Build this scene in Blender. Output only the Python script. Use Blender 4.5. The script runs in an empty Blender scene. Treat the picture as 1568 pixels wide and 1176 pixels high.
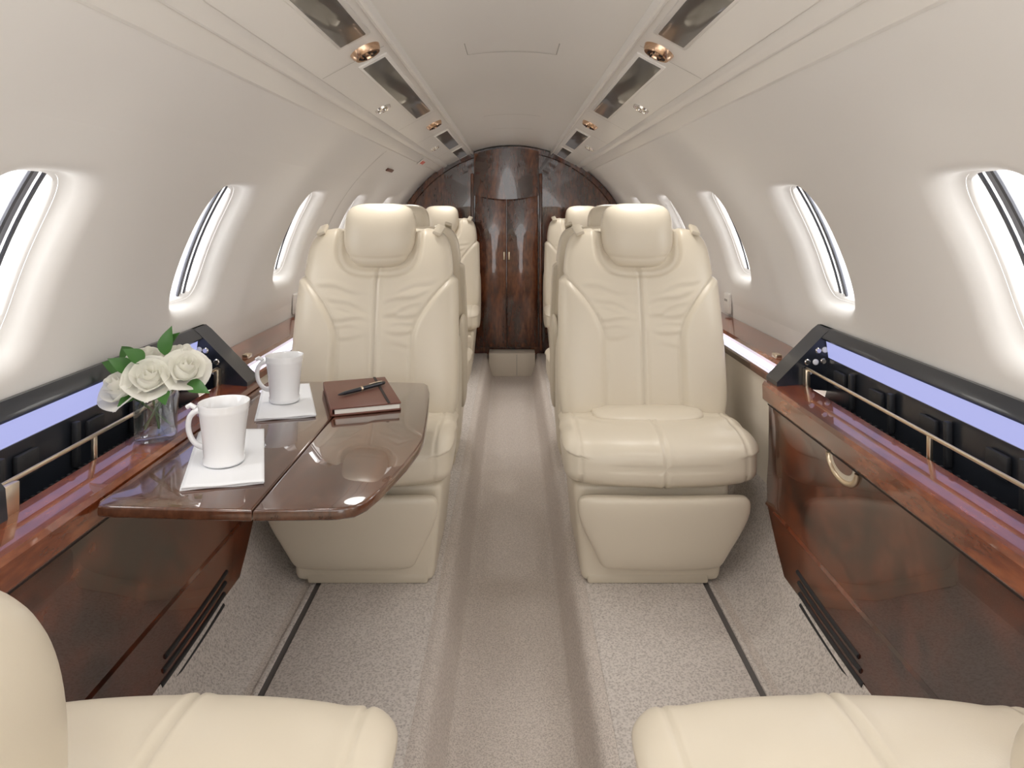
import bpy, bmesh, math, random
from math import sin, cos, pi, exp, atan2, sqrt
from mathutils import Vector, Matrix, Euler
random.seed(4)
scene = bpy.context.scene
scene.view_settings.view_transform = 'Standard'
scene.view_settings.look = 'None'
COL = scene.collection

# ------------------------------------------------------------ materials
def new_mat(name):
    m = bpy.data.materials.new(name); m.use_nodes = True
    nt = m.node_tree
    return m, nt, nt.nodes['Principled BSDF']
def simple(name, col, rough=0.5, metal=0.0, coat=0.0, spec=0.5, emis=None, es=0.0, bump=None, sheen=0):
    m, nt, b = new_mat(name)
    b.inputs['Base Color'].default_value = (*col, 1)
    b.inputs['Roughness'].default_value = rough
    b.inputs['Metallic'].default_value = metal
    b.inputs['Coat Weight'].default_value = coat
    b.inputs['Coat Roughness'].default_value = 0.04
    b.inputs['Specular IOR Level'].default_value = spec
    if emis:
        b.inputs['Emission Color'].default_value = (*emis, 1)
        b.inputs['Emission Strength'].default_value = es
    if bump:
        tc = nt.nodes.new('ShaderNodeTexCoord')
        n = nt.nodes.new('ShaderNodeTexNoise'); n.inputs['Scale'].default_value = bump[0]
        n.inputs['Detail'].default_value = 3
        bp = nt.nodes.new('ShaderNodeBump'); bp.inputs['Strength'].default_value = bump[1]
        bp.inputs['Distance'].default_value = bump[2]
        nt.links.new(tc.outputs['Object'], n.inputs['Vector'])
        nt.links.new(n.outputs['Fac'], bp.inputs['Height'])
        nt.links.new(bp.outputs['Normal'], b.inputs['Normal'])
    return m
def wood(name, dark, mid, light, scale=(1, 1, 1), rough=0.25, seed=0.0, dist=0.8, base=4, lo=.34, hi=.68, grain=.18):
    m, nt, b = new_mat(name)
    L = nt.links
    tc = nt.nodes.new('ShaderNodeTexCoord')
    mp = nt.nodes.new('ShaderNodeMapping'); mp.inputs['Scale'].default_value = scale
    mp.inputs['Location'].default_value = (seed, seed * 2, seed * 3)
    L.new(tc.outputs['Object'], mp.inputs['Vector'])
    n1 = nt.nodes.new('ShaderNodeTexNoise'); n1.inputs['Scale'].default_value = base; n1.inputs['Detail'].default_value = 5
    n1.inputs['Roughness'].default_value = 0.5; n1.inputs['Distortion'].default_value = dist
    L.new(mp.outputs['Vector'], n1.inputs['Vector'])
    n2 = nt.nodes.new('ShaderNodeTexNoise'); n2.inputs['Scale'].default_value = base * 9; n2.inputs['Detail'].default_value = 4
    L.new(mp.outputs['Vector'], n2.inputs['Vector'])
    mx = nt.nodes.new('ShaderNodeMath'); mx.operation = 'MULTIPLY_ADD'
    mx.inputs[1].default_value = grain; L.new(n2.outputs['Fac'], mx.inputs[0])
    sb = nt.nodes.new('ShaderNodeMath'); sb.operation = 'SUBTRACT'; sb.inputs[1].default_value = grain * .5
    L.new(n1.outputs['Fac'], sb.inputs[0]); L.new(sb.outputs[0], mx.inputs[2])
    cr = nt.nodes.new('ShaderNodeValToRGB')
    cr.color_ramp.elements[0].position = lo; cr.color_ramp.elements[0].color = (*dark, 1)
    cr.color_ramp.elements[1].position = hi; cr.color_ramp.elements[1].color = (*light, 1)
    e = cr.color_ramp.elements.new((lo + hi) / 2); e.color = (*mid, 1)
    L.new(mx.outputs[0], cr.inputs['Fac']); L.new(cr.outputs['Color'], b.inputs['Base Color'])
    b.inputs['Roughness'].default_value = rough
    b.inputs['Coat Weight'].default_value = 1.0; b.inputs['Coat Roughness'].default_value = 0.012
    b.inputs['Coat IOR'].default_value = 1.6
    return m
def carpet(name, c1, c2, scale=220):
    m, nt, b = new_mat(name); L = nt.links
    tc = nt.nodes.new('ShaderNodeTexCoord')
    v = nt.nodes.new('ShaderNodeTexVoronoi'); v.inputs['Scale'].default_value = scale
    L.new(tc.outputs['Object'], v.inputs['Vector'])
    n = nt.nodes.new('ShaderNodeTexNoise'); n.inputs['Scale'].default_value = scale * 0.7; n.inputs['Detail'].default_value = 2
    L.new(tc.outputs['Object'], n.inputs['Vector'])
    a = nt.nodes.new('ShaderNodeMath'); a.operation = 'MULTIPLY_ADD'; a.inputs[1].default_value = 0.7
    L.new(v.outputs['Distance'], a.inputs[0]); L.new(n.outputs['Fac'], a.inputs[2])
    cr = nt.nodes.new('ShaderNodeValToRGB')
    cr.color_ramp.elements[0].position = 0.45; cr.color_ramp.elements[0].color = (*c2, 1)
    cr.color_ramp.elements[1].position = 1.05; cr.color_ramp.elements[1].color = (*c1, 1)
    L.new(a.outputs[0], cr.inputs['Fac']); L.new(cr.outputs['Color'], b.inputs['Base Color'])
    b.inputs['Roughness'].default_value = 0.95; b.inputs['Specular IOR Level'].default_value = 0.1
    bp = nt.nodes.new('ShaderNodeBump'); bp.inputs['Strength'].default_value = 0.6; bp.inputs['Distance'].default_value = 0.0015
    L.new(a.outputs[0], bp.inputs['Height']); L.new(bp.outputs['Normal'], b.inputs['Normal'])
    return m

M_WALL = simple('wall_liner', (0.815, 0.795, 0.772), 0.45, spec=0.3)
M_CEIL = simple('headliner', (0.80, 0.78, 0.75), 0.32, spec=0.5)
M_PSU = simple('overhead_plastic', (0.82, 0.795, 0.76), 0.3, spec=0.4)
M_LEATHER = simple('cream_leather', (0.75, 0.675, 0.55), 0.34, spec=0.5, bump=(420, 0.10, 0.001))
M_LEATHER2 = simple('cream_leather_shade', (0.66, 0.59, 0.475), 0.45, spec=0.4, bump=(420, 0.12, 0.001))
M_PANEL = simple('cream_side_panel', (0.74, 0.675, 0.58), 0.5)
M_WOOD = wood('burl_wood', (0.028, 0.006, 0.003), (0.090, 0.019, 0.007), (0.20, 0.047, 0.016), (2.6, .8, 1.1), base=3.2, dist=1.2, lo=.37, hi=.66, grain=.4)
M_WOODL = wood('rail_wood', (0.10, 0.022, 0.007), (0.21, 0.048, 0.015), (0.34, 0.095, 0.032), (3, .8, 3), seed=3, grain=.4)
M_WOODT = wood('table_wood', (0.055, 0.020, 0.011), (0.105, 0.041, 0.022), (0.165, 0.070, 0.037), (3.0, .7, 2), seed=5, dist=.4, grain=.4)
M_WOODB = wood('bulkhead_wood', (0.035, 0.009, 0.004), (0.105, 0.028, 0.010), (0.26, 0.078, 0.026), (2.0, 1, 0.55), seed=8, base=4.5, dist=1.1, grain=.4)
M_CARP = carpet('aisle_carpet', (0.70, 0.63, 0.575), (0.43, 0.375, 0.34), 330)
M_CARP2 = carpet('pad_carpet', (0.72, 0.665, 0.62), (0.44, 0.395, 0.365), 240)
M_BLACK = simple('black_gloss', (0.016, 0.019, 0.026), 0.28, coat=0.25)
M_BLACKM = simple('black_matte', (0.02, 0.021, 0.024), 0.5)
M_DGREY = simple('dark_grey', (0.05, 0.052, 0.06), 0.4)
M_RAILD = simple('rail_groove', (0.13, 0.12, 0.115), 0.8)
M_BRASS = simple('champagne_metal', (0.78, 0.66, 0.50), 0.28, metal=1.0)
M_CHROME = simple('chrome', (0.75, 0.72, 0.68), 0.15, metal=1.0)
M_COPPER = simple('copper_vent', (0.66, 0.45, 0.31), 0.22, metal=1.0)
M_LED = simple('lavender_led', (0.08, 0.08, 0.12), 0.5, emis=(0.40, 0.43, 0.78), es=1.0)
M_LEDW = simple('white_led', (0.9, 0.9, 1), 0.4, emis=(0.82, 0.84, 1.0), es=2.0)
M_LENS = simple('smoked_lens', (0.075, 0.073, 0.070), 0.3, coat=0.45)
M_SEAM = simple('seam_dark', (0.40, 0.38, 0.35), 0.7)
M_DARKSEAM = simple('gap_dark', (0.02, 0.012, 0.01), 0.7)
M_PORC = simple('white_porcelain', (0.90, 0.90, 0.91), 0.15, coat=0.6)
M_CLOTH = simple('white_napkin_cloth', (0.87, 0.88, 0.90), 0.85, spec=0.1, bump=(500, 0.3, 0.001))
M_BOOK = simple('brown_leather_cover', (0.15, 0.052, 0.034), 0.4, bump=(300, 0.2, 0.001))
M_PAGE = simple('paper', (0.85, 0.82, 0.76), 0.8)
M_ROSE = simple('rose_petal', (0.97, 0.955, 0.88), 0.6, spec=0.2, emis=None)
rb = M_ROSE.node_tree; rbd = rb.nodes['Principled BSDF']
tr_ = rb.nodes.new('ShaderNodeBsdfTranslucent'); tr_.inputs['Color'].default_value = (.99, .98, .92, 1)
mxr = rb.nodes.new('ShaderNodeMixShader'); mxr.inputs[0].default_value = .35
rb.links.new(rbd.outputs[0], mxr.inputs[1]); rb.links.new(tr_.outputs[0], mxr.inputs[2])
rb.links.new(mxr.outputs[0], rb.nodes['Material Output'].inputs['Surface'])
M_LEAF = simple('leaf_green', (0.045, 0.15, 0.025), 0.4)
M_FRAME = simple('window_frame_grey', (0.05, 0.053, 0.07), 0.5)
M_FRAME2 = simple('window_track_grey', (0.26, 0.27, 0.31), 0.5)
M_STICK = simple('placard', (0.8, 0.75, 0.72), 0.4)
M_RED = simple('placard_red', (0.7, 0.15, 0.12), 0.4)
def clear(name, fac_lo, fac_hi, tint):
    m = bpy.data.materials.new(name); m.use_nodes = True
    nt = m.node_tree; nt.nodes.clear()
    o = nt.nodes.new('ShaderNodeOutputMaterial'); mx = nt.nodes.new('ShaderNodeMixShader')
    t = nt.nodes.new('ShaderNodeBsdfTransparent'); g = nt.nodes.new('ShaderNodeBsdfGlossy')
    t.inputs['Color'].default_value = (*tint, 1)
    lw = nt.nodes.new('ShaderNodeLayerWeight'); lw.inputs['Blend'].default_value = .35
    mr = nt.nodes.new('ShaderNodeMapRange'); mr.inputs['To Min'].default_value = fac_lo; mr.inputs['To Max'].default_value = fac_hi
    nt.links.new(lw.outputs['Facing'], mr.inputs['Value']); nt.links.new(mr.outputs[0], mx.inputs[0])
    g.inputs['Roughness'].default_value = 0.03
    nt.links.new(t.outputs[0], mx.inputs[1]); nt.links.new(g.outputs[0], mx.inputs[2]); nt.links.new(mx.outputs[0], o.inputs[0])
    return m
M_PANE = clear('window_acrylic', .03, .06, (1, 1, 1))
M_GLASS = clear('clear_glass', .06, .6, (.96, .975, .98))
M_WATER = clear('vase_water', .03, .3, (.90, .93, .93))

# ------------------------------------------------------------ helpers
def empty(name, loc=(0, 0, 0), rot=0):
    e = bpy.data.objects.new(name, None); COL.objects.link(e)
    e.empty_display_size = 0.05
    e.location = loc; e.rotation_euler = (0, 0, rot); return e
def finish(me, smooth=True, ang=35, recalc=False):
    if recalc:
        bm = bmesh.new(); bm.from_mesh(me)
        bmesh.ops.remove_doubles(bm, verts=bm.verts, dist=1e-6)
        bmesh.ops.recalc_face_normals(bm, faces=bm.faces); bm.to_mesh(me); bm.free()
    if smooth:
        for p in me.polygons: p.use_smooth = True
        me.set_sharp_from_angle(angle=math.radians(ang))
def link(name, me, mat=None, parent=None, loc=(0, 0, 0), rot=(0, 0, 0)):
    o = bpy.data.objects.new(name, me); COL.objects.link(o)
    o.location = loc; o.rotation_euler = rot
    if mat and not me.materials: me.materials.append(mat)
    if parent: o.parent = parent
    return o
def mobj(name, verts, faces, mat, parent=None, smooth=True, ang=35, recalc=True, **k):
    me = bpy.data.meshes.new(name); me.from_pydata([tuple(v) for v in verts], [], faces)
    finish(me, smooth, ang, recalc)
    return link(name, me, mat, parent, **k)
def rbox_mesh(name, size, bev=0.004, seg=3, taper=None):
    bm = bmesh.new(); bmesh.ops.create_cube(bm, size=1)
    for v in bm.verts:
        v.co.x *= size[0]; v.co.y *= size[1]; v.co.z *= size[2]
        if taper and v.co.z < 0: v.co.x *= taper[0]; v.co.y *= taper[1]
    if bev > 0:
        bmesh.ops.bevel(bm, geom=bm.edges[:], offset=bev, segments=seg, profile=0.5, affect='EDGES')
    me = bpy.data.meshes.new(name); bm.to_mesh(me); bm.free(); finish(me, True, 40); return me
def rbox(name, c, size, mat, parent=None, bev=0.003, seg=2, rot=(0, 0, 0), taper=None):
    return link(name, rbox_mesh(name, size, bev, seg, taper), mat, parent, c, rot)
def extrude(name, pts, y0, y1, mat, parent=None, closed=False, ang=30, caps=True, ny=1):
    n = len(pts); V = []; F = []
    for j in range(ny + 1):
        y = y0 + (y1 - y0) * j / ny
        for (x, z) in pts: V.append((x, y, z))
    m = n if closed else n - 1
    for j in range(ny):
        for i in range(m):
            a = j * n + i; b_ = j * n + (i + 1) % n
            F.append((a, b_, b_ + n, a + n))
    if closed and caps:
        F.append(tuple(range(n))[::-1]); F.append(tuple(ny * n + i for i in range(n)))
    return mobj(name, V, F, mat, parent, ang=ang, recalc=closed)
def tube(name, pts, r, mat, parent=None, seg=10, radii=None, flat=1.0):
    P = [Vector(p) for p in pts]; V = []; F = []; n = len(P)
    prev = None
    for i, p in enumerate(P):
        t = (P[min(i + 1, n - 1)] - P[max(i - 1, 0)]).normalized()
        if prev is None:
            a = t.orthogonal().normalized()
        else:
            a = (prev - t * prev.dot(t)).normalized()
        prev = a; b_ = t.cross(a)
        rr = radii[i] if radii else r
        for k in range(seg):
            an = 2 * pi * k / seg
            V.append(p + a * cos(an) * rr + b_ * sin(an) * rr * flat)
    for i in range(n - 1):
        for k in range(seg):
            F.append((i * seg + k, i * seg + (k + 1) % seg, (i + 1) * seg + (k + 1) % seg, (i + 1) * seg + k))
    F.append(tuple(range(seg))[::-1]); F.append(tuple((n - 1) * seg + k for k in range(seg)))
    return mobj(name, V, F, mat, parent, ang=50)
def lathe(name, prof, mat, parent=None, seg=48, loc=(0, 0, 0), rot=(0, 0, 0), sx=1):
    V = []; F = []
    for (r, z) in prof:
        for k in range(seg):
            a = 2 * pi * k / seg; V.append((r * cos(a) * sx, r * sin(a), z))
    for i in range(len(prof) - 1):
        for k in range(seg):
            F.append((i * seg + k, i * seg + (k + 1) % seg, (i + 1) * seg + (k + 1) % seg, (i + 1) * seg + k))
    return mobj(name, V, F, mat, parent, ang=40, loc=loc, rot=rot)
def prism(name, poly, z0, z1, mat, parent=None, bev=0.003):
    bm = bmesh.new()
    vs = [bm.verts.new((x, y, z0)) for x, y in poly]
    f = bm.faces.new(vs)
    r = bmesh.ops.extrude_face_region(bm, geom=[f])
    for v in r['geom']:
        if isinstance(v, bmesh.types.BMVert): v.co.z = z1
    bmesh.ops.recalc_face_normals(bm, faces=bm.faces)
    if bev > 0:
        ed = [e for e in bm.edges if abs(e.verts[0].co.z - e.verts[1].co.z) < 1e-6]
        bmesh.ops.bevel(bm, geom=ed, offset=bev, segments=3, profile=0.5, affect='EDGES')
    me = bpy.data.meshes.new(name); bm.to_mesh(me); bm.free(); finish(me, True, 40)
    return link(name, me, mat, parent)
def sst(a, b, x):
    t = max(0, min(1, (x - a) / (b - a))); return t * t * (3 - 2 * t)
def pillow(name, L0, L1, W, T, mapf, disp=None, nw=3.0, new=4.0, net=3.0, rows=60, cols=60, fb=1.0):
    V = []; F = []
    for i in range(rows + 1):
        t = -cos(pi * i / rows); v = (t + 1) / 2
        L = L0 + (L1 - L0) * v
        at = min(1, abs(t))
        w = W(v) * (max(0, 1 - at ** new)) ** (1 / new)
        th = T(v) * (max(0, 1 - at ** net)) ** (1 / net)
        for s in range(cols):
            u = sin((-1 + 2 * s / cols) * pi / 2)
            V.append(mapf(w * u, L, th * (max(0, 1 - abs(u) ** nw)) ** (1 / nw)))
        for s in range(cols):
            u = sin((1 - 2 * s / cols) * pi / 2)
            V.append(mapf(w * u, L, -fb * th * (max(0, 1 - abs(u) ** nw)) ** (1 / nw)))
    n = cols * 2
    for i in range(rows):
        for k in range(n):
            F.append((i * n + k, i * n + (k + 1) % n, (i + 1) * n + (k + 1) % n, (i + 1) * n + k))
    me = bpy.data.meshes.new(name); me.from_pydata([tuple(v) for v in V], [], F)
    bm = bmesh.new(); bm.from_mesh(me)
    bmesh.ops.remove_doubles(bm, verts=bm.verts, dist=1e-6)
    bmesh.ops.recalc_face_normals(bm, faces=bm.faces)
    bm.normal_update()
    if disp:
        off = [(v, v.normal.copy() * disp(v.co, v.normal)) for v in bm.verts]
        for v, d in off: v.co += d
    bm.to_mesh(me); bm.free()
    for p in me.polygons: p.use_smooth = True
    return me

# ------------------------------------------------------------ shell
R = 0.80; CZ = 0.65; YB = 4.39
HY = 0.34; HA = 0.256; AC = 0.388
WY = [-0.36, 0.32, 1.00, 1.68, 2.36, 3.04, 3.72]
Y0 = WY[0] - HY; YE = WY[-1] + HY
def cyl(s, a, y, off=0.0):
    return Vector((s * (R + off) * cos(a), y, CZ + (R + off) * sin(a)))
def rectpts(n=24):
    P = []
    for i in range(n): P.append((-HY + 2 * HY * i / n, -HA))
    for i in range(n): P.append((HY, -HA + 2 * HA * i / n))
    for i in range(n): P.append((HY - 2 * HY * i / n, HA))
    for i in range(n): P.append((-HY, HA - 2 * HA * i / n))
    return P
RP = rectpts()
def sup(p, hx, hy, e=4.4):
    dx = p[0] / HY; dy = p[1] / HA
    l = (abs(dx) ** e + abs(dy) ** e) ** (1 / e)
    return (dx / l * hx, dy / l * hy)
wn = 0
for s, side in ((-1, 'left'), (1, 'right')):
    V = []; F = []
    def band(a0, a1, k, ya=Y0, yb=YB + .06):
        b0 = len(V)
        for i in range(k + 1):
            a = a0 + (a1 - a0) * i / k
            for y in (ya, yb): V.append(cyl(s, a, y))
        for i in range(k):
            F.append((b0 + 2 * i, b0 + 2 * i + 1, b0 + 2 * i + 3, b0 + 2 * i + 2))
    band(-0.10, AC - HA / R, 6); band(AC + HA / R, 1.0, 8); band(AC - HA / R, AC + HA / R, 24, YE)
    rings = [((HY, HA), 0), ((.146, .190), 0), ((.138, .182), .0012), ((.128, .173), .005), ((.118, .164), .013), ((.109, .157), .026), ((.105, .153), .040), ((.099, .148), .044)]
    N = len(RP)
    for wy in WY:
        b0 = len(V)
        for ri, ((hx, hy), off) in enumerate(rings):
            for p in RP:
                q = p if ri == 0 else sup(p, hx, hy)
                V.append(cyl(s, AC + q[1] / R, wy + q[0], off))
        for ri in range(len(rings) - 1):
            for k in range(N):
                F.append((b0 + ri * N + k, b0 + ri * N + (k + 1) % N, b0 + (ri + 1) * N + (k + 1) % N, b0 + (ri + 1) * N + k))
    me = bpy.data.meshes.new('wall_' + side); me.from_pydata([tuple(v) for v in V], [], F); finish(me, True, 60)
    link('wall_' + side, me, M_WALL)
    for wy in WY:
        wn += 1
        we = empty('window_%d' % wn, cyl(s, AC, wy, 0.045))
        inv = -we.location
        V = []; F = []
        for (hx, hy), off in [((.099, .148), .0445), ((.094, .143), .048), ((.094, .143), .068), ((.112, .158), .068)]:
            for p in RP:
                q = sup(p, hx, hy); V.append(cyl(s, AC + q[1] / R, wy + q[0], off) + inv)
        for ri in range(3):
            for k in range(N):
                F.append((ri * N + k, ri * N + (k + 1) % N, (ri + 1) * N + (k + 1) % N, (ri + 1) * N + k))
        mobj('frame', V, F, M_WALL, we, ang=60)
        for nm, y0_, wd, off, mt in (('shade_track', 0.032, 0.007, 0.056, M_FRAME), ('shade_track_2', 0.046, 0.020, 0.062, M_FRAME2), ('shade_track_3', 0.062, 0.006, 0.056, M_FRAME)):
            V = []; F = []
            K = 10
            for i in range(K + 1):
                a = AC + (-.144 + .288 * i / K) / R
                V += [cyl(s, a, wy + y0_ - wd / 2, off) + inv, cyl(s, a, wy + y0_ + wd / 2, off) + inv,
                      cyl(s, a, wy + y0_ + wd / 2, off + .004) + inv, cyl(s, a, wy + y0_ - wd / 2, off + .004) + inv]
            for i in range(K):
                for k in range(4):
                    F.append((4 * i + k, 4 * i + (k + 1) % 4, 4 * i + 4 + (k + 1) % 4, 4 * i + 4 + k))
            mobj(nm, V, F, mt, we)
        V = [cyl(s, AC + sup(p, .098, .147)[1] / R, wy + sup(p, .098, .147)[0], .052) + inv for p in RP]
        mobj('pane', V, [tuple(range(N))], M_PANE, we, recalc=False)
        ld = bpy.data.lights.new('window_daylight', 'AREA'); ld.shape = 'RECTANGLE'; ld.size = .40; ld.size_y = .34
        ld.energy = 1.7; ld.color = (1, .995, .99)
        lo = bpy.data.objects.new('daylight', ld); COL.objects.link(lo); lo.parent = we
        n = Vector((-s * cos(AC), 0, -sin(AC)))
        lo.location = -n * 0.10
        lo.rotation_euler = n.to_track_quat('-Z', 'Y').to_euler()

# ceiling arc
pts = [((R) * cos(a), CZ + R * sin(a)) for a in [0.9 + (pi - 1.8) * i / 40 for i in range(41)]]
ceil = extrude('ceiling', pts, Y0, YB + .06, M_CEIL, ang=40)
def arcbar(name, xa, xb, y, w, mat, parent):
    V = []; F = []
    K = 12
    for i in range(K + 1):
        x = xa + (xb - xa) * i / K; z = CZ + sqrt(R * R - x * x) - .0015
        V += [(x, y - w / 2, z), (x, y + w / 2, z)]
    for i in range(K): F.append((2 * i, 2 * i + 1, 2 * i + 3, 2 * i + 2))
    return mobj(name, V, F, mat, parent, recalc=False)
arcbar('hatch_seam', -.113, .113, 1.74, .003, M_SEAM, ceil)
arcbar('hatch_seam_aft', -.12, .12, 2.9, .004, M_SEAM, ceil)
arcbar('hatch_seam_far', -.10, .10, 3.4, .003, M_SEAM, ceil)
for x in (-.113, .113):
    z = CZ + sqrt(R * R - x * x) - .0015
    mobj('hatch_side', [(x - .0010, 1.62, z), (x + .0010, 1.62, z), (x + .0010, 1.74, z), (x - .0010, 1.74, z)], [(0, 1, 2, 3)], M_SEAM, ceil, recalc=False)

# overhead panels
for s in (-1, 1):
    oe = empty('overhead_service_panel', (s * .36, 0, 1.35))
    H = lambda h: 1.05 + h
    prof = [(.246, H(.380)), (.246, H(.348)), (.248, H(.343)), (.253, H(.3415)), (.259, H(.347)), (.264, H(.3495)), (.405, H(.2735)), (.408, H(.277)), (.412, H(.2765)),
            (.416, H(.268)), (.424, H(.262)), (.434, H(.2575)), (.441, H(.258)), (.444, H(.262)), (.448, H(.257)), (.478, H(.232)), (.486, H(.231)), (.492, H(.236)), (.520, H(.30))]
    P = [(s * x - s * .36, z - 1.35) for x, z in prof]
    extrude('valance', P, Y0, YB, M_PSU, oe, ang=28)
    def on_slope(x):
        return H(.3475) - (x - .268) * (.074 / .137)
    sl_ang = math.atan2(.074, .137) * s
    def place(x, drop=0.0):
        return (s * x - s * .36, 0, on_slope(x) - 1.35 - drop)
    for (ya, yb) in ((.40, 1.33), (1.50, 2.37), (2.95, 3.62), (3.78, 4.30)):
        p = place(.307)
        rbox('light_bezel', (p[0], (ya + yb) / 2, p[2]), (.072, yb - ya, .008), M_PSU, oe, bev=.003, rot=(0, sl_ang, 0))
        rbox('smoked_lens', (p[0], (ya + yb) / 2, p[2] - .003), (.056, yb - ya - .03, .006), M_LENS, oe, bev=.002, rot=(0, sl_ang, 0))
    for yy in (1.415, 2.66):
        p = place(.305)
        lathe('air_vent', [(0.0, -.012), (.010, -.013), (.013, -.009), (.019, -.008), (.021, -.014), (.027, -.014), (.031, -.008), (.033, 0)], M_COPPER, oe, 32, loc=(p[0], yy, p[2]), rot=(0, sl_ang, 0))
        for k in range(6):
            a = k * pi / 3
            q = Matrix.Rotation(sl_ang, 3, 'Y') @ Vector((.016 * cos(a), .016 * sin(a), -.0135))
            rbox('vent_fin', (p[0] + q.x, yy + q.y, p[2] + q.z), (.009, .003, .003), M_DARKSEAM, oe, bev=0, rot=(0, sl_ang, a))
    for yy in (1.98, 3.3):
        p = place(.375)
        lathe('spot_fixture', [(0.0, -.010), (.008, -.011), (.011, -.006), (.015, -.006), (.018, -.009), (.023, -.006), (.025, 0)], M_CHROME, oe, 28, loc=(p[0], yy, p[2]), rot=(0, sl_ang, 0))
    for yy in (.2, 1.0, 1.98, 2.66, 3.3, 4.0):  # added fill lamps to brighten the cabin, most have no fixture
        p = place(.375)
        ld = bpy.data.lights.new('fill_spot', 'SPOT'); ld.energy = 4.2; ld.spot_size = 2.5; ld.spot_blend = 1; ld.shadow_soft_size = .06
        ld.color = (1, .965, .915)
        lo = bpy.data.objects.new('fill_spot', ld); COL.objects.link(lo); lo.parent = oe; lo.location = (p[0], yy, p[2] - .07)
    for yy in (1.45, 2.42, 2.9, 3.7):
        a = place(.272, .0008); b_ = place(.402, .0008)
        mobj('panel_seam', [(a[0], yy - .001, a[2]), (a[0], yy + .001, a[2]), (b_[0], yy + .001, b_[2]), (b_[0], yy - .001, b_[2])], [(0, 1, 2, 3)], M_SEAM, oe, recalc=False)
pl = rbox('exit_placard', (-.466, 3.55, 1.287), (.045, .16, .003), M_STICK, bev=.001, rot=(0, -.7, 0))
rbox('placard_text', (0, 0, -.002), (.02, .10, .002), M_RED, pl, bev=0)
ex = empty('exit_handle', cyl(-1, .80, 3.1, -.004))
rbox('handle', (0, 0, 0), (.006, .14, .016), M_BOOK, ex, bev=.002, rot=(0, .80, 0))
V = []; F = []
for i in range(17):
    a = -.0 + .9 * i / 16
    V += [cyl(-1, a, 2.70, -.0012) - ex.location, cyl(-1, a, 2.704, -.0012) - ex.location]
for i in range(16): F.append((2 * i, 2 * i + 1, 2 * i + 3, 2 * i + 2))
mobj('exit_seam', V, F, M_SEAM, ex, recalc=False)
for s in (-1, 1):
    wl = empty('harness_anchor_cover', cyl(s, .065, 2.50, -.008))
    rbox('cover', (0, 0, 0), (.014, .055, .075), M_PSU, wl, bev=.005, seg=3)
    rbox('slot', (-s * .0072, 0, .012), (.002, .030, .008), M_SEAM, wl, bev=0)

# floor
fl = [(-.62, .135), (-.54, .118), (-.49, .11), (-.176, .1165), (-.164, .1155), (-.156, .111), (-.150, .102), (-.145, .086), (-.126, .016), (-.120, .006), (-.112, .001), (-.104, 0), (.104, 0), (.112, .001), (.120, .006), (.126, .016), (.145, .086), (.150, .102), (.156, .111), (.164, .1155), (.176, .1165), (.49, .11), (.54, .118), (.62, .135)]
floor = extrude('floor', fl, Y0, YB, M_CARP, ang=75)
tn = 0
for s, side in ((-1, 'left'), (1, 'right')):
    rbox('carpet_pad', (s * .328, 1.88, .1145), (.294, 4.9, .009), M_CARP2, None, bev=.004)
    tn += 1
    tr = rbox('trim_%d' % tn, (s * .483, 1.88, .1100), (.013, 4.9, .005), M_RAILD, None, bev=.001)
    rbox('rail_cap', (s * .012, 0, .0015), (.012, 4.9, .010), M_CARP2, tr, bev=.003)
    extrude('baseboard_' + side, [(s * .508, .112), (s * .56, .125), (s * .60, .16), (s * .635, .24), (s * .655, .34)], Y0, YB, M_CARP2, ang=60)
    tn += 1
    extrude('trim_%d' % tn, [(s * .655, .34), (s * .662, .36), (s * .668, .50), (s * .672, .60)], Y0, YB, M_PANEL, ang=60)
    le = empty('side_ledge', (s * .73, 3.05, .63))
    P = [(.695, .602), (.693, .640), (.700, .648), (.796, .655), (.796, .602)]
    extrude('wood_cap', [(s * x - s * .73, z - .63) for x, z in P], -1.30, 1.33, M_WOODL, le, closed=True)
    P = [(.664, .600), (.664, .616), (.668, .620), (.700, .622), (.70, .60)]
    extrude('lower_cap', [(s * x - s * .73, z - .63) for x, z in P], -1.30, 1.33, M_WOOD, le, closed=True)
    rbox('led_strip', (s * -.043, 0, -.003), (.016, 2.6, .008), M_LEDW, le, bev=0)
    rbox('latch', (s * -.02, -1.22, .024), (.018, .03, .012), M_BRASS, le, bev=.003)

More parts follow.
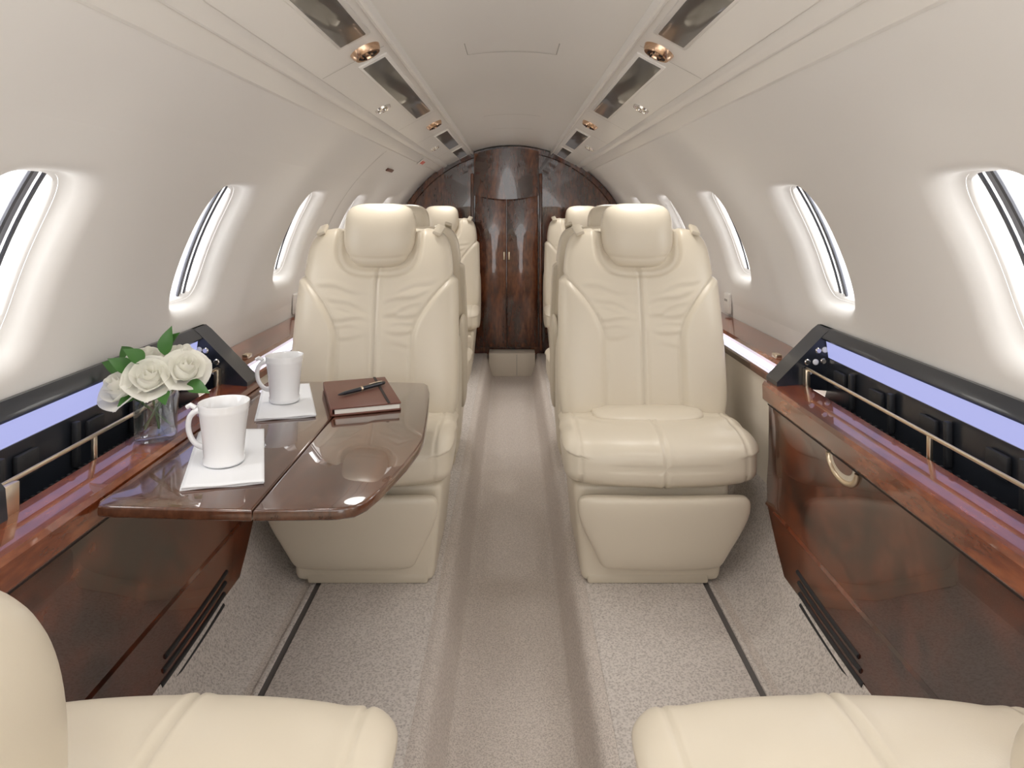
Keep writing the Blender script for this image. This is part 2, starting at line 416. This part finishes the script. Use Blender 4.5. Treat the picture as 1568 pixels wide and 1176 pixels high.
# ------------------------------------------------------------ near consoles
for s in (-1, 1):
    ce = empty('side_console', (s * .68, 1.0, .11)); ox, oy, oz = s * .68, 1.0, .11
    YN = .15
    def LP(x, y, z): return (s * x - ox, y - oy, z - oz)
    prof = [(.650, .590), (.648, .560), (.648, .50), (.647, .42), (.643, .36), (.639, .315), (.633, .311), (.637, .305), (.628, .24), (.615, .18), (.600, .118), (.598, .10)]
    def yend(z): return 1.735 - (0.40 * ((.34 - z) / .24) ** 1.5 if z < .34 else 0)
    V = []; F = []; NX = 14
    for (x, z) in prof:
        ye = yend(z)
        for j in range(NX):
            V.append(LP(x, YN + (ye - .012 - YN) * j / (NX - 1), z))
        V.append(LP(x + .004, ye - .003, z)); V.append(LP(x + .014, ye, z)); V.append(LP(x + .10, ye, z))
    n = NX + 3
    for i in range(len(prof) - 1):
        for j in range(n - 1): F.append((i * n + j, i * n + j + 1, (i + 1) * n + j + 1, (i + 1) * n + j))
    mobj('wood_front', V, F, M_WOOD, ce, ang=28)
    rbox('shadow_gap', LP(.656, (YN + 1.73) / 2, .586), (.012, 1.57, .010), M_DARKSEAM, ce, bev=0)
    P = [(.642, .560), (.637, .566), (.636, .602), (.641, .611), (.716, .618), (.718, .60), (.718, .555), (.66, .555)]
    extrude('wood_top', [(s * x - ox, z - oz) for x, z in P], YN - oy, 1.735 - oy, M_WOODL, ce, closed=True)
    rbox('edge_gap', LP(.649, (YN + 1.73) / 2, .556), (.006, 1.57, .006), M_DARKSEAM, ce, bev=0)
    yn = .95 if s < 0 else .62
    P = [(.719, .614), (.722, .59), (.770, .585), (.774, .60), (.774, .683)]
    extrude('tray', [(s * x - ox, z - oz) for x, z in P], yn - oy, 1.68 - oy, M_BLACK, ce, ang=20)
    extrude('led_panel', [(s * x - ox, z - oz) for x, z in [(.774, .684), (.768, .728)]], yn - oy, 1.67 - oy, M_LED, ce)
    P = [(.764, .726), (.760, .731), (.764, .737), (.782, .753), (.790, .753), (.790, .726)]
    extrude('tray_frame', [(s * x - ox, z - oz) for x, z in P], .1 - oy, 1.74 - oy, M_BLACK, ce, closed=True)
    for i in range(46):
        yy = yn + .02 + i * (1.64 - yn) / 46
        rbox('mat_rib', LP(.746, yy, .5885), (.044, .006, .004), M_DGREY, ce, bev=0)
    for yy in (1.02, 1.2, 1.38, 1.54):
        rbox('divider', LP(.766, yy, .635), (.012, .012, .080), M_BLACKM, ce, bev=.003)
        rbox('divider_b', LP(.769, yy + .06, .645), (.010, .05, .04), M_BLACKM, ce, bev=.004)
    P = [(.650, .612), (.650, .622), (.768, .742), (.782, .753), (.790, .753), (.790, .60)]
    extrude('control_end', [(s * x - ox, z - oz) for x, z in P], 1.675 - oy, 1.745 - oy, M_BLACK, ce, closed=True)
    for i, (x, z) in enumerate([(.725, .672), (.745, .672), (.764, .674), (.730, .648), (.752, .700), (.768, .702)]):
        lathe('button', [(0, .003), (.0055, .003), (.0075, .001), (.0075, 0)], M_PORC if i % 2 else M_CHROME, ce, 16, loc=LP(x, 1.675, z), rot=(pi / 2, 0, 0))
    P = [(.700, .60), (.705, .66), (.782, .75), (.790, .60)]
    if s < 0:
        extrude('near_end', [(s * x - ox, z - oz) for x, z in P], .84 - oy, .95 - oy, M_BLACK, ce, closed=True)
        rbox('rail_block', LP(.712, .965, .637), (.012, .03, .045), M_BRASS, ce, bev=.002)
    else:
        extrude('near_end', [(s * x - ox, z - oz) for x, z in P], .5 - oy, .62 - oy, M_BLACK, ce, closed=True)
    tube('brass_rail', [LP(.722, yn, .657), LP(.722, 1.3, .657), LP(.722, 1.672, .657)], .0036, M_BRASS, ce)
    rbox('rail_post', LP(.722, 1.18, .634), (.006, .010, .045), M_BRASS, ce, bev=.001)
    rbox('rail_end', LP(.718, 1.665, .635), (.012, .020, .045), M_BRASS, ce, bev=.002)
    for i in range(5):
        z0 = .238 - .0165 * i
        pts = []
        for j in range(12):
            y = 1.235 + .27 * j / 11 - .014 * i
            zz = z0 + .010 * (j / 11) ** 2
            xx = .6
            for a, b_ in zip(prof[:-1], prof[1:]):
                if b_[1] <= zz <= a[1]:
                    f = (zz - b_[1]) / max(1e-6, a[1] - b_[1]); xx = b_[0] + (a[0] - b_[0]) * f
            pts.append(LP(xx + .001, y, zz))
        tube('vent_slot', pts, .0052, M_BLACKM, ce, seg=8)
    pts = []
    for j in range(25):
        a = pi + pi * j / 24
        pts.append(LP(.646, 1.335 - .058 * cos(a), .552 + .036 * sin(a)))
    tube('pull_handle', pts, .0055, M_BRASS, ce, seg=10)
    V = [LP(.6465, 1.335 + .056 * cos(pi + pi * j / 24), .552 + .033 * sin(pi + pi * j / 24)) for j in range(25)]
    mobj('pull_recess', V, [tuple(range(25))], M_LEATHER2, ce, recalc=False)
    V = [LP(.6455, 1.335 + .040 * cos(pi + pi * j / 24), .553 + .021 * sin(pi + pi * j / 24)) for j in range(25)]
    mobj('pull_slot', V, [tuple(range(25))], M_WOOD, ce, recalc=False)
    rbox('joint', LP(.6475, .80, .45), (.002, .003, .26), M_DARKSEAM, ce, bev=0)

# ------------------------------------------------------------ seats
def rec_y(z):
    return .300 + .22 * max(0, z - .33)
CREASES = [(-1, .705, -.20, .0050, .150, .03, .006), (-1, .665, -.30, .0060, .125, .02, .0065), (-1, .640, -.12, .0042, .105, .05, .005), (-1, .612, -.02, .0055, .105, .015, .006),
           (-1, .588, .10, .0035, .100, .045, .005), (-1, .560, .05, .0028, .100, .03, .006),
           (1, .715, -.28, .0045, .155, .04, .006), (1, .680, -.22, .0058, .130, .02, .006), (1, .650, -.35, .0045, .112, .03, .0055), (1, .622, -.06, .0055, .105, .015, .006),
           (1, .600, -.10, .0038, .102, .04, .005), (1, .572, .08, .0042, .102, .02, .006), (1, .540, .02, .0025, .100, .04, .006)]
def back_disp(co, n):
    x, z = co.x, co.z; ax = abs(x); d = 0
    if n.y < 0.3:
        d -= .0045 * exp(-(x / .0032) ** 2) * (1 if z < .80 else 0)
        d += .0030 * (exp(-((ax - .009) / .006) ** 2))
        xs = .104 if z < .56 else .104 + .105 * ((z - .56) / .17) ** 1.7
        d += .012 * sst(xs - .002, xs + .02, ax) * (1 if z < .76 else sst(.80, .76, z))
        d -= .0050 * exp(-((ax - xs) / .0034) ** 2)
        sgn = 1 if x > 0 else -1
        if ax < xs:
            for (sd, z0, sl, dp, xa, xb, wd) in CREASES:
                if sd != sgn: continue
                zc = z0 + sl * (xa - ax) + .004 * sin(ax * 60 + z0 * 90)
                m = sst(xb - .02, xb + .05, ax) * sst(xa + .035, xa - .01, ax)
                q = (z - zc) / wd
                d += .48 * m * dp * (-exp(-q * q) + .75 * exp(-(q - 2.0) ** 2 / 1.8))
            d += .0015 * exp(-((z - .63) / .09) ** 2) * sin(z * 46 + x * 14)
    qx = ax / .120; qz = (z - .845) / .105
    rr = (qx ** 3.2 + abs(qz) ** 3.2) ** (1 / 3.2)
    if n.y < 0.5:
        d -= .010 * exp(-((rr - 1) / .06) ** 2)
        d -= .016 * sst(1.02, .8, rr)
    return d
def back_w(v):
    return .224 - .016 * v + .006 * sin(pi * v)
ME_BACK = pillow('backrest', .315, .872, back_w, lambda v: .058 + .012 * sin(pi * min(1, v * 1.1)),
                 lambda x, L, n: Vector((x, rec_y(L) - n - .45 * x * x, L)), back_disp, nw=3.6, new=7.5, net=5, rows=190, cols=120)
def head_disp(co, n):
    d = 0
    if n.y < .2:
        d -= .003 * exp(-((co.z - (.785 + .9 * co.x ** 2)) / .004) ** 2)
    return d
def hw(v): return .086 + .018 * sst(0, .45, v)
ME_HEAD = pillow('headrest', .757, .944, hw, lambda v: .046 + .008 * sin(pi * v),
                 lambda x, L, n: Vector((x, rec_y(.86) - .045 + .10 * (L - .86) - n + .8 * x * x, L)), head_disp, nw=3.2, new=4.0, net=2.8, rows=50, cols=50)
def cush_disp(co, n):
    x, y = co.x, co.y; ax = abs(x); d = 0
    d -= .004 * exp(-(x / .0032) ** 2)
    d += .0025 * exp(-((ax - .009) / .006) ** 2)
    if n.z > .1 or n.y < -.3:
        xs = .200
        d -= .004 * exp(-((ax - xs) / .003) ** 2)
        if n.z > .3: d += .008 * sst(xs - .03, xs + .015, ax)
        if n.z > .3: d += .0025 * sin(y * 60 + 3 * sin(ax * 20)) * sst(0.0, .06, ax) * exp(-((y - .17) / .06) ** 2)
    if n.z > .2 and ax < .196: d -= .0035 * exp(-((y - .205) / .0035) ** 2)
    return d
ME_CUSH = pillow('seat_cushion', -.018, .40, lambda v: .241 - .014 * v,
                 lambda v: .071,
                 lambda x, L, n: Vector((x, L + .45 * x * x, .309 + n - .012 * sst(.0, .4, L))), cush_disp, nw=5.0, new=9, net=3.2, rows=100, cols=110)
ME_INS = pillow('rear_insert', .15, .30, lambda v: .15, lambda v: .016, lambda x, L, n: Vector((x, L, .372 + n)), None, nw=4, new=3, net=2.3, rows=24, cols=40)
def skirt_w(v): return .146 + .062 * sst(-.1, .85, v)
ME_SKIRT = pillow('leg_rest', .043, .240, skirt_w, lambda v: .026, lambda x, L, n: Vector((x, .045 - .05 * (L - .05) / .2 - n + .3 * x * x, L)),
                  None, nw=5, new=12, net=3.5, rows=40, cols=50)
ME_BASE = rbox_mesh('base', (.39, .36, .25), .018, 4, (.88, .93))
ME_FOOT = rbox_mesh('base_foot', (.30, .34, .025), .006, 2)
ME_ARM = pillow('armrest', .22, .55, lambda v: .014, lambda v: .075, lambda x, L, n: Vector((x, .37 - n + .1 * (L - .3), L)), None, nw=3, new=3, net=4, rows=24, cols=30)
ME_SHELL = pillow('back_shell', .26, .85, lambda v: .214 - .03 * v, lambda v: .040, lambda x, L, n: Vector((x, rec_y(L) + .052 - n, L)), None, nw=5, new=6, net=5, rows=30, cols=30)
ME_STRAP = rbox_mesh('belt', (.026, .07, .012), .004, 2)
for m_ in (ME_BACK, ME_HEAD, ME_CUSH, ME_INS, ME_SKIRT, ME_BASE): m_.materials.append(M_LEATHER)
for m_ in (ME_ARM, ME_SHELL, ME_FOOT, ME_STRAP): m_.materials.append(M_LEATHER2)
def seat(x, y, rot=0, recline=0, arm=None, inner=1):
    e = empty('passenger_seat', (x, y, .119), rot)
    link('seat_cushion', ME_CUSH, None, e); link('rear_insert', ME_INS, None, e)
    link('leg_rest', ME_SKIRT, None, e)
    link('base', ME_BASE, None, e, (inner * .022, .225, .128)); link('base_foot', ME_FOOT, None, e, (inner * .03, .225, .0125))
    for sx in (-1, 1): link('armrest_side', ME_ARM, None, e, (sx * .224, 0, 0))
    piv = Vector((0, .32, .34)); Rm = Matrix.Rotation(-recline, 3, 'X'); loc = piv - Rm @ piv
    for nm, me in (('backrest', ME_BACK), ('headrest', ME_HEAD), ('back_shell', ME_SHELL)):
        link(nm, me, None, e, loc, (-recline, 0, 0))
    for sx in (-1, 1):
        p = Vector((sx * .172, .385, .866)); q = loc + Rm @ p
        link('belt_guide', ME_STRAP, None, e, q, (-recline + .3, sx * .35, 0))
    if arm:
        me = pillow('upholstered_arm', arm[0], arm[1], lambda v: arm[2], lambda v: arm[3], lambda a, L, n: Vector((a + arm[4], L, arm[5] + n)),
                    None, nw=2.8, new=3.0, net=2.6, rows=40, cols=40)
        link('upholstered_arm', me, M_LEATHER, e)
    return e
seat(-.388, 1.635, 0, inner=1); seat(.367, 1.635, 0, inner=-1)
seat(-.40, 2.83, pi, inner=-1); seat(.375, 2.83, pi, inner=1)
seat(-.425, 3.72, 0, inner=1); seat(.425, 3.72, 0, inner=-1)
seat(-.368, .808, pi, recline=.95, inner=-1, arm=(.150, .66, .11, .235, .115, .420))
seat(.374, .808, pi, recline=.95, inner=1, arm=(.140, .66, .085, .135, -.149, .385))

# ------------------------------------------------------------ bulkhead
K = 64; V = []
for i in range(K + 1):
    a = -.50 + (pi + 1.0) * i / K
    V.append(((R + .02) * cos(a), YB, CZ + (R + .02) * sin(a)))
V += [(-.66, YB, -.02), (.66, YB, -.02)]
wb = mobj('wall_back', V, [tuple(range(len(V)))], M_WOODB, smooth=False)
V = []; F = []
for i in range(K + 1):
    a = .0 + pi * i / K
    for r_, dy in ((.80, -.001), (.795, -.018), (.765, -.018), (.760, -.001)):
        V.append((r_ * cos(a), YB + dy, CZ + r_ * sin(a)))
for i in range(K):
    for k in range(3): F.append((4 * i + k, 4 * i + k + 1, 4 * i + 5 + k, 4 * i + 4 + k))
mobj('arch_rim', V, F, M_WOODB, wb)
de = empty('door_1', (-.035, YB, .145))
for sx in (-1, 1):
    rbox('leaf', (sx * .101, -.018, .555), (.199, .022, 1.08), M_WOODB, de, bev=.004, seg=3)
    rbox('frame_post', (sx * .218, -.03, .56), (.020, .05, 1.13), M_WOODB, de, bev=.006, seg=3)
    rbox('latch', (sx * .016, -.034, .60), (.010, .010, .05), M_BRASS, de, bev=.002)
V = []; F = []
for i in range(13):
    x = -.205 + .41 * i / 12
    zt = CZ + sqrt(R * R - (x - .035) ** 2) - .145 - .02
    V += [(x, -.045 - .02 * cos(x * 7), .96 + .6 * x * x), (x, -.05 - .02 * cos(x * 7), zt)]
for i in range(12): F.append((2 * i, 2 * i + 1, 2 * i + 3, 2 * i + 2))
mobj('lintel', V, F, M_WOODB, de)
st = rbox('aft_step', (-.0, 4.32, .072), (.29, .13, .144), M_PANEL, bev=.004)
rbox('step_seam', (0.03, -.066, 0), (.003, .003, .13), M_SEAM, st, bev=0)

# ------------------------------------------------------------ table
te = empty('folding_table', (-.42, 1.38, .602))
def tp(pl): return [(x + .42, y - 1.38) for x, y in pl]
outer = [(-.384, 1.765), (-.240, 1.752), (-.222, 1.745), (-.212, 1.728), (-.200, 1.66), (-.186, 1.52), (-.176, 1.40), (-.172, 1.33), (-.175, 1.28), (-.186, 1.20), (-.208, 1.09), (-.222, 1.045), (-.236, 1.025), (-.262, 1.016), (-.384, 1.012)]
innr = [(-.386, 1.765), (-.386, 1.012), (-.60, 1.024), (-.624, 1.028), (-.632, 1.042), (-.632, 1.10), (-.632, 1.70), (-.632, 1.765)]
prism('table_leaf_outer', tp(outer), -.018, 0, M_WOODT, te, bev=.004)
prism('table_leaf_inner', tp(innr), -.018, 0, M_WOODT, te, bev=.004)
rbox('hinge', (.034, -.02, -.021), (.05, .60, .006), M_DGREY, te, bev=.001)
rbox('support_arm', (-.08, .0, -.030), (.26, .16, .022), M_DGREY, te, bev=.004)
TZ = .602

# ------------------------------------------------------------ tableware
def mug(x, y, z, r, h, ang):
    e = empty('coffee_mug', (x, y, z), ang)
    pr = [(0, .002), (r * .70, .002), (r * .74, 0), (r * .80, .003), (r * .80, .010), (r * .77, .014), (r * .80, .03), (r * .86, h * .55), (r * .94, h * .85), (r * .965, h * .90), (r * .955, h * .91), (r, h * .985), (r * .99, h), (r * .955, h * .985),
          (r * .88, h * .80), (r * .80, h * .5), (r * .72, .02), (r * .5, .010), (0, .009)]
    lathe('body', pr, M_PORC, e, 64)
    pts = []
    for i in range(22):
        t = i / 21
        a = pi * .5 - pi * 1.02 * t
        pts.append((r * .85 + .038 * max(0, cos(a)) ** .75 * (1 - .25 * t) - .003, 0, h * .54 + h * .31 * sin(a)))
    tube('handle', pts, .0046, M_PORC, e, seg=12, flat=1.35)
    tube('thumb_rest', [(r * .95 + .012, 0, h * .87), (r + .020, 0, h * .92), (r + .026, 0, h * .88)], .0042, M_PORC, e)
    return e
def napkin(poly, z):
    cx = sum(p[0] for p in poly) / 4; cy = sum(p[1] for p in poly) / 4
    e = empty('cloth_napkin', (cx, cy, z))
    for li, (dx, sc) in enumerate(((0, 1.0), (.003, .985))):
        N = 24; V = []; F = []
        for j in range(N + 1):
            for i in range(N + 1):
                u = i / N; v = j / N
                p = [(1 - u) * (1 - v) * poly[0][k] + u * (1 - v) * poly[1][k] + u * v * poly[2][k] + (1 - u) * v * poly[3][k] for k in (0, 1)]
                zz = .0020 + li * .003 + .0007 * sin(u * 9 + v * 5 + li * 2)
                V.append(((p[0] - cx) * sc + dx, (p[1] - cy) * sc - dx, zz))
        for j in range(N):
            for i in range(N):
                a = j * (N + 1) + i; F.append((a, a + 1, a + N + 2, a + N + 1))
        o = mobj('fold_layer', V, F, M_CLOTH, e)
        md = o.modifiers.new('t', 'SOLIDIFY'); md.thickness = .0022; md.offset = 0
    return e
napkin([(-.622, 1.355), (-.50, 1.375), (-.402, 1.106), (-.525, 1.078)], TZ)
napkin([(-.618, 1.69), (-.515, 1.73), (-.420, 1.462), (-.540, 1.430)], TZ)
mug(-.500, 1.185, TZ + .0075, .0425, .105, pi * .96)
mug(-.520, 1.560, TZ + .0075, .042, .105, pi * .96)

nb = empty('notebook', (-.355, 1.60, TZ), math.radians(19))
rbox('back_cover', (0, 0, .0025), (.150, .240, .004), M_BOOK, nb, bev=.0015)
rbox('pages', (.002, 0, .0095), (.140, .234, .011), M_PAGE, nb, bev=.001)
rbox('front_cover', (0, 0, .0165), (.150, .240, .004), M_BOOK, nb, bev=.0015)
rbox('spine', (-.075, 0, .0095), (.005, .240, .017), M_BOOK, nb, bev=.002)
rbox('elastic_band', (.048, 0, .0190), (.006, .242, .0014), M_DARKSEAM, nb, bev=.0003)
pe = empty('ballpoint_pen', (-.352, 1.60, TZ + .0195 + .0052), math.radians(52))
tube('barrel', [(-.068, 0, 0), (-.064, 0, 0), (-.05, 0, 0), (0, 0, 0), (.055, 0, 0), (.066, 0, 0), (.07, 0, 0)], .005, M_BLACK, pe, radii=[.001, .0022, .0046, .005, .0048, .0042, .003])
tube('ring', [(-.004, 0, 0), (.001, 0, 0)], .0054, M_BRASS, pe)
tube('clip', [(.062, 0, .005), (.045, 0, .0066), (.022, 0, .0062)], .0011, M_BRASS, pe)

# vase with roses
ve = empty('vase_of_roses', (-.670, 1.285, .6165)); ve.scale = (1.06, 1.06, 1.06)
lathe('glass', [(0, 0), (.030, 0), (.033, .002), (.0345, .01), (.037, .10), (.0362, .101), (.0355, .10), (.0325, .016), (.029, .012), (0, .011)], M_GLASS, ve, 48)
lathe('water', [(0, .0125), (.028, .0128), (.0318, .018), (.0338, .065), (0, .065)], M_WATER, ve, 48)
def rose(c, r, tilt):
    V = []; F = []
    Rm = Euler(tilt).to_matrix()
    def petal(ang, rad, ht, width, openn, base):
        b0 = len(V); n = 8
        for j in range(n):
            v = j / (n - 1)
            for i in range(n):
                u = -1 + 2 * i / (n - 1)
                w = width * (sin(pi * (.22 + .50 * v)) ** .6)
                a = ang + u * w
                rr = rad * (.30 + .70 * sin(v * pi * .55) + openn * v ** 3) * (1 + .08 * u * u)
                z = base + ht * (v - .16 * u * u * v) - openn * .45 * ht * v ** 4
                p = Rm @ Vector((rr * cos(a), rr * sin(a), z)); V.append(Vector(c) + p)
        for j in range(n - 1):
            for i in range(n - 1):
                a = b0 + j * n + i; F.append((a, a + 1, a + n + 1, a + n))
    for k in range(5): petal(k * 2 * pi / 5 + .2, r * .98, r * .95, .80, .42, -r * .75)
    for k in range(4): petal(k * 2 * pi / 4 + .6, r * .78, r * 1.22, .95, .26, -r * .65)
    for k in range(3): petal(k * 2 * pi / 3 + .1, r * .56, r * 1.42, 1.15, .12, -r * .60)
    for k in range(3): petal(k * 2 * pi / 3 + .9, r * .36, r * 1.52, 1.2, 0.02, -r * .50)
    for k in range(2): petal(k * pi + .5, r * .20, r * 1.50, 1.7, 0.0, -r * .45)
    b0 = len(V); ns = 16; nr = 8  # solid core added inside the petals to brighten the bloom
    for j in range(nr + 1):
        ph = pi * j / nr
        for i in range(ns):
            a = 2 * pi * i / ns
            rr = r * .66 * sin(ph)
            z = r * (-.10 + .42 * cos(ph))
            V.append(Vector(c) + Rm @ Vector((rr * cos(a), rr * sin(a), z)))
    for j in range(nr):
        for i in range(ns):
            F.append((b0 + j * ns + i, b0 + j * ns + (i + 1) % ns, b0 + (j + 1) * ns + (i + 1) % ns, b0 + (j + 1) * ns + i))
    mobj('rose_bloom', V, F, M_ROSE, ve, ang=180)
    tube('calyx', [Vector(c) + Rm @ Vector((0, 0, -r * .95)), Vector(c) + Rm @ Vector((0, 0, -r * .6))], .01, M_LEAF, ve, radii=[.003, r * .4])
roses = [((-.044, -.034, .098), .030, (.75, -.35, 0)), ((.004, -.030, .116), .031, (.85, 0, .5)), ((.055, -.004, .124), .031, (.7, .45, .2)), ((-.026, .018, .134), .026, (.5, -.2, .9)), ((.030, .030, .136), .026, (.5, .2, .9))]
for i, (c, r, tl) in enumerate(roses):
    rose(c, r, tl)
    b = Vector(c) - Euler(tl).to_matrix() @ Vector((0, 0, r * .9))
    tube('stem', [b, b * .6 + Vector((0, 0, .02)), Vector((-c[0] * .4, -c[1] * .5, .02))], .0022, M_LEAF, ve, seg=8)
def leaf(p, d, L, w, up):
    d = Vector(d).normalized(); sd = d.cross(Vector(up)).normalized(); nn = sd.cross(d)
    V = []; F = []; n = 10
    for i in range(n + 1):
        t = i / n; ww = w * sin(pi * t ** .8) * (1 - .2 * t)
        c = Vector(p) + d * L * t - nn * (L * .25 * t * t)
        V += [c - sd * ww + nn * ww * .3, c, c + sd * ww + nn * ww * .3]
    for i in range(n):
        a = 3 * i; F.append((a, a + 1, a + 4, a + 3)); F.append((a + 1, a + 2, a + 5, a + 4))
    mobj('leaf', V, F, M_LEAF, ve, ang=180, recalc=False)
for p, d, L, w in [((-.045, .0, .118), (-.8, -.3, .45), .050, .017), ((-.03, -.02, .125), (-.5, -.6, .6), .045, .015), ((.01, .01, .145), (.15, -.1, 1), .052, .016), ((.0, .02, .150), (.6, -.2, .8), .046, .014),
                   ((.06, -.01, .10), (.9, -.5, -.1), .05, .014), ((-.01, -.02, .142), (-.35, -.5, .5), .040, .014), ((-.05, .02, .13), (-.7, .3, .6), .05, .015),
                   ((-.02, -.03, .085), (-.3, -.9, -.1), .035, .012), ((.03, -.03, .09), (.4, -.9, -.2), .035, .012)]:
    leaf(p, d, L, w, (0, -.8, .6))

# ------------------------------------------------------------ light & camera
w = bpy.data.worlds.new('daylight'); scene.world = w; w.use_nodes = True
bg = w.node_tree.nodes['Background']; bg.inputs['Color'].default_value = (1.0, 0.99, 0.975, 1); bg.inputs['Strength'].default_value = 2.75
cam = bpy.data.cameras.new('camera'); co = bpy.data.objects.new('camera', cam); COL.objects.link(co)
co.location = (0, 0, 1.05); co.rotation_euler = (pi / 2, 0, 0)
cam.sensor_width = 36; cam.lens = 24; cam.shift_y = -275 / 1600; cam.clip_start = .02
scene.camera = co
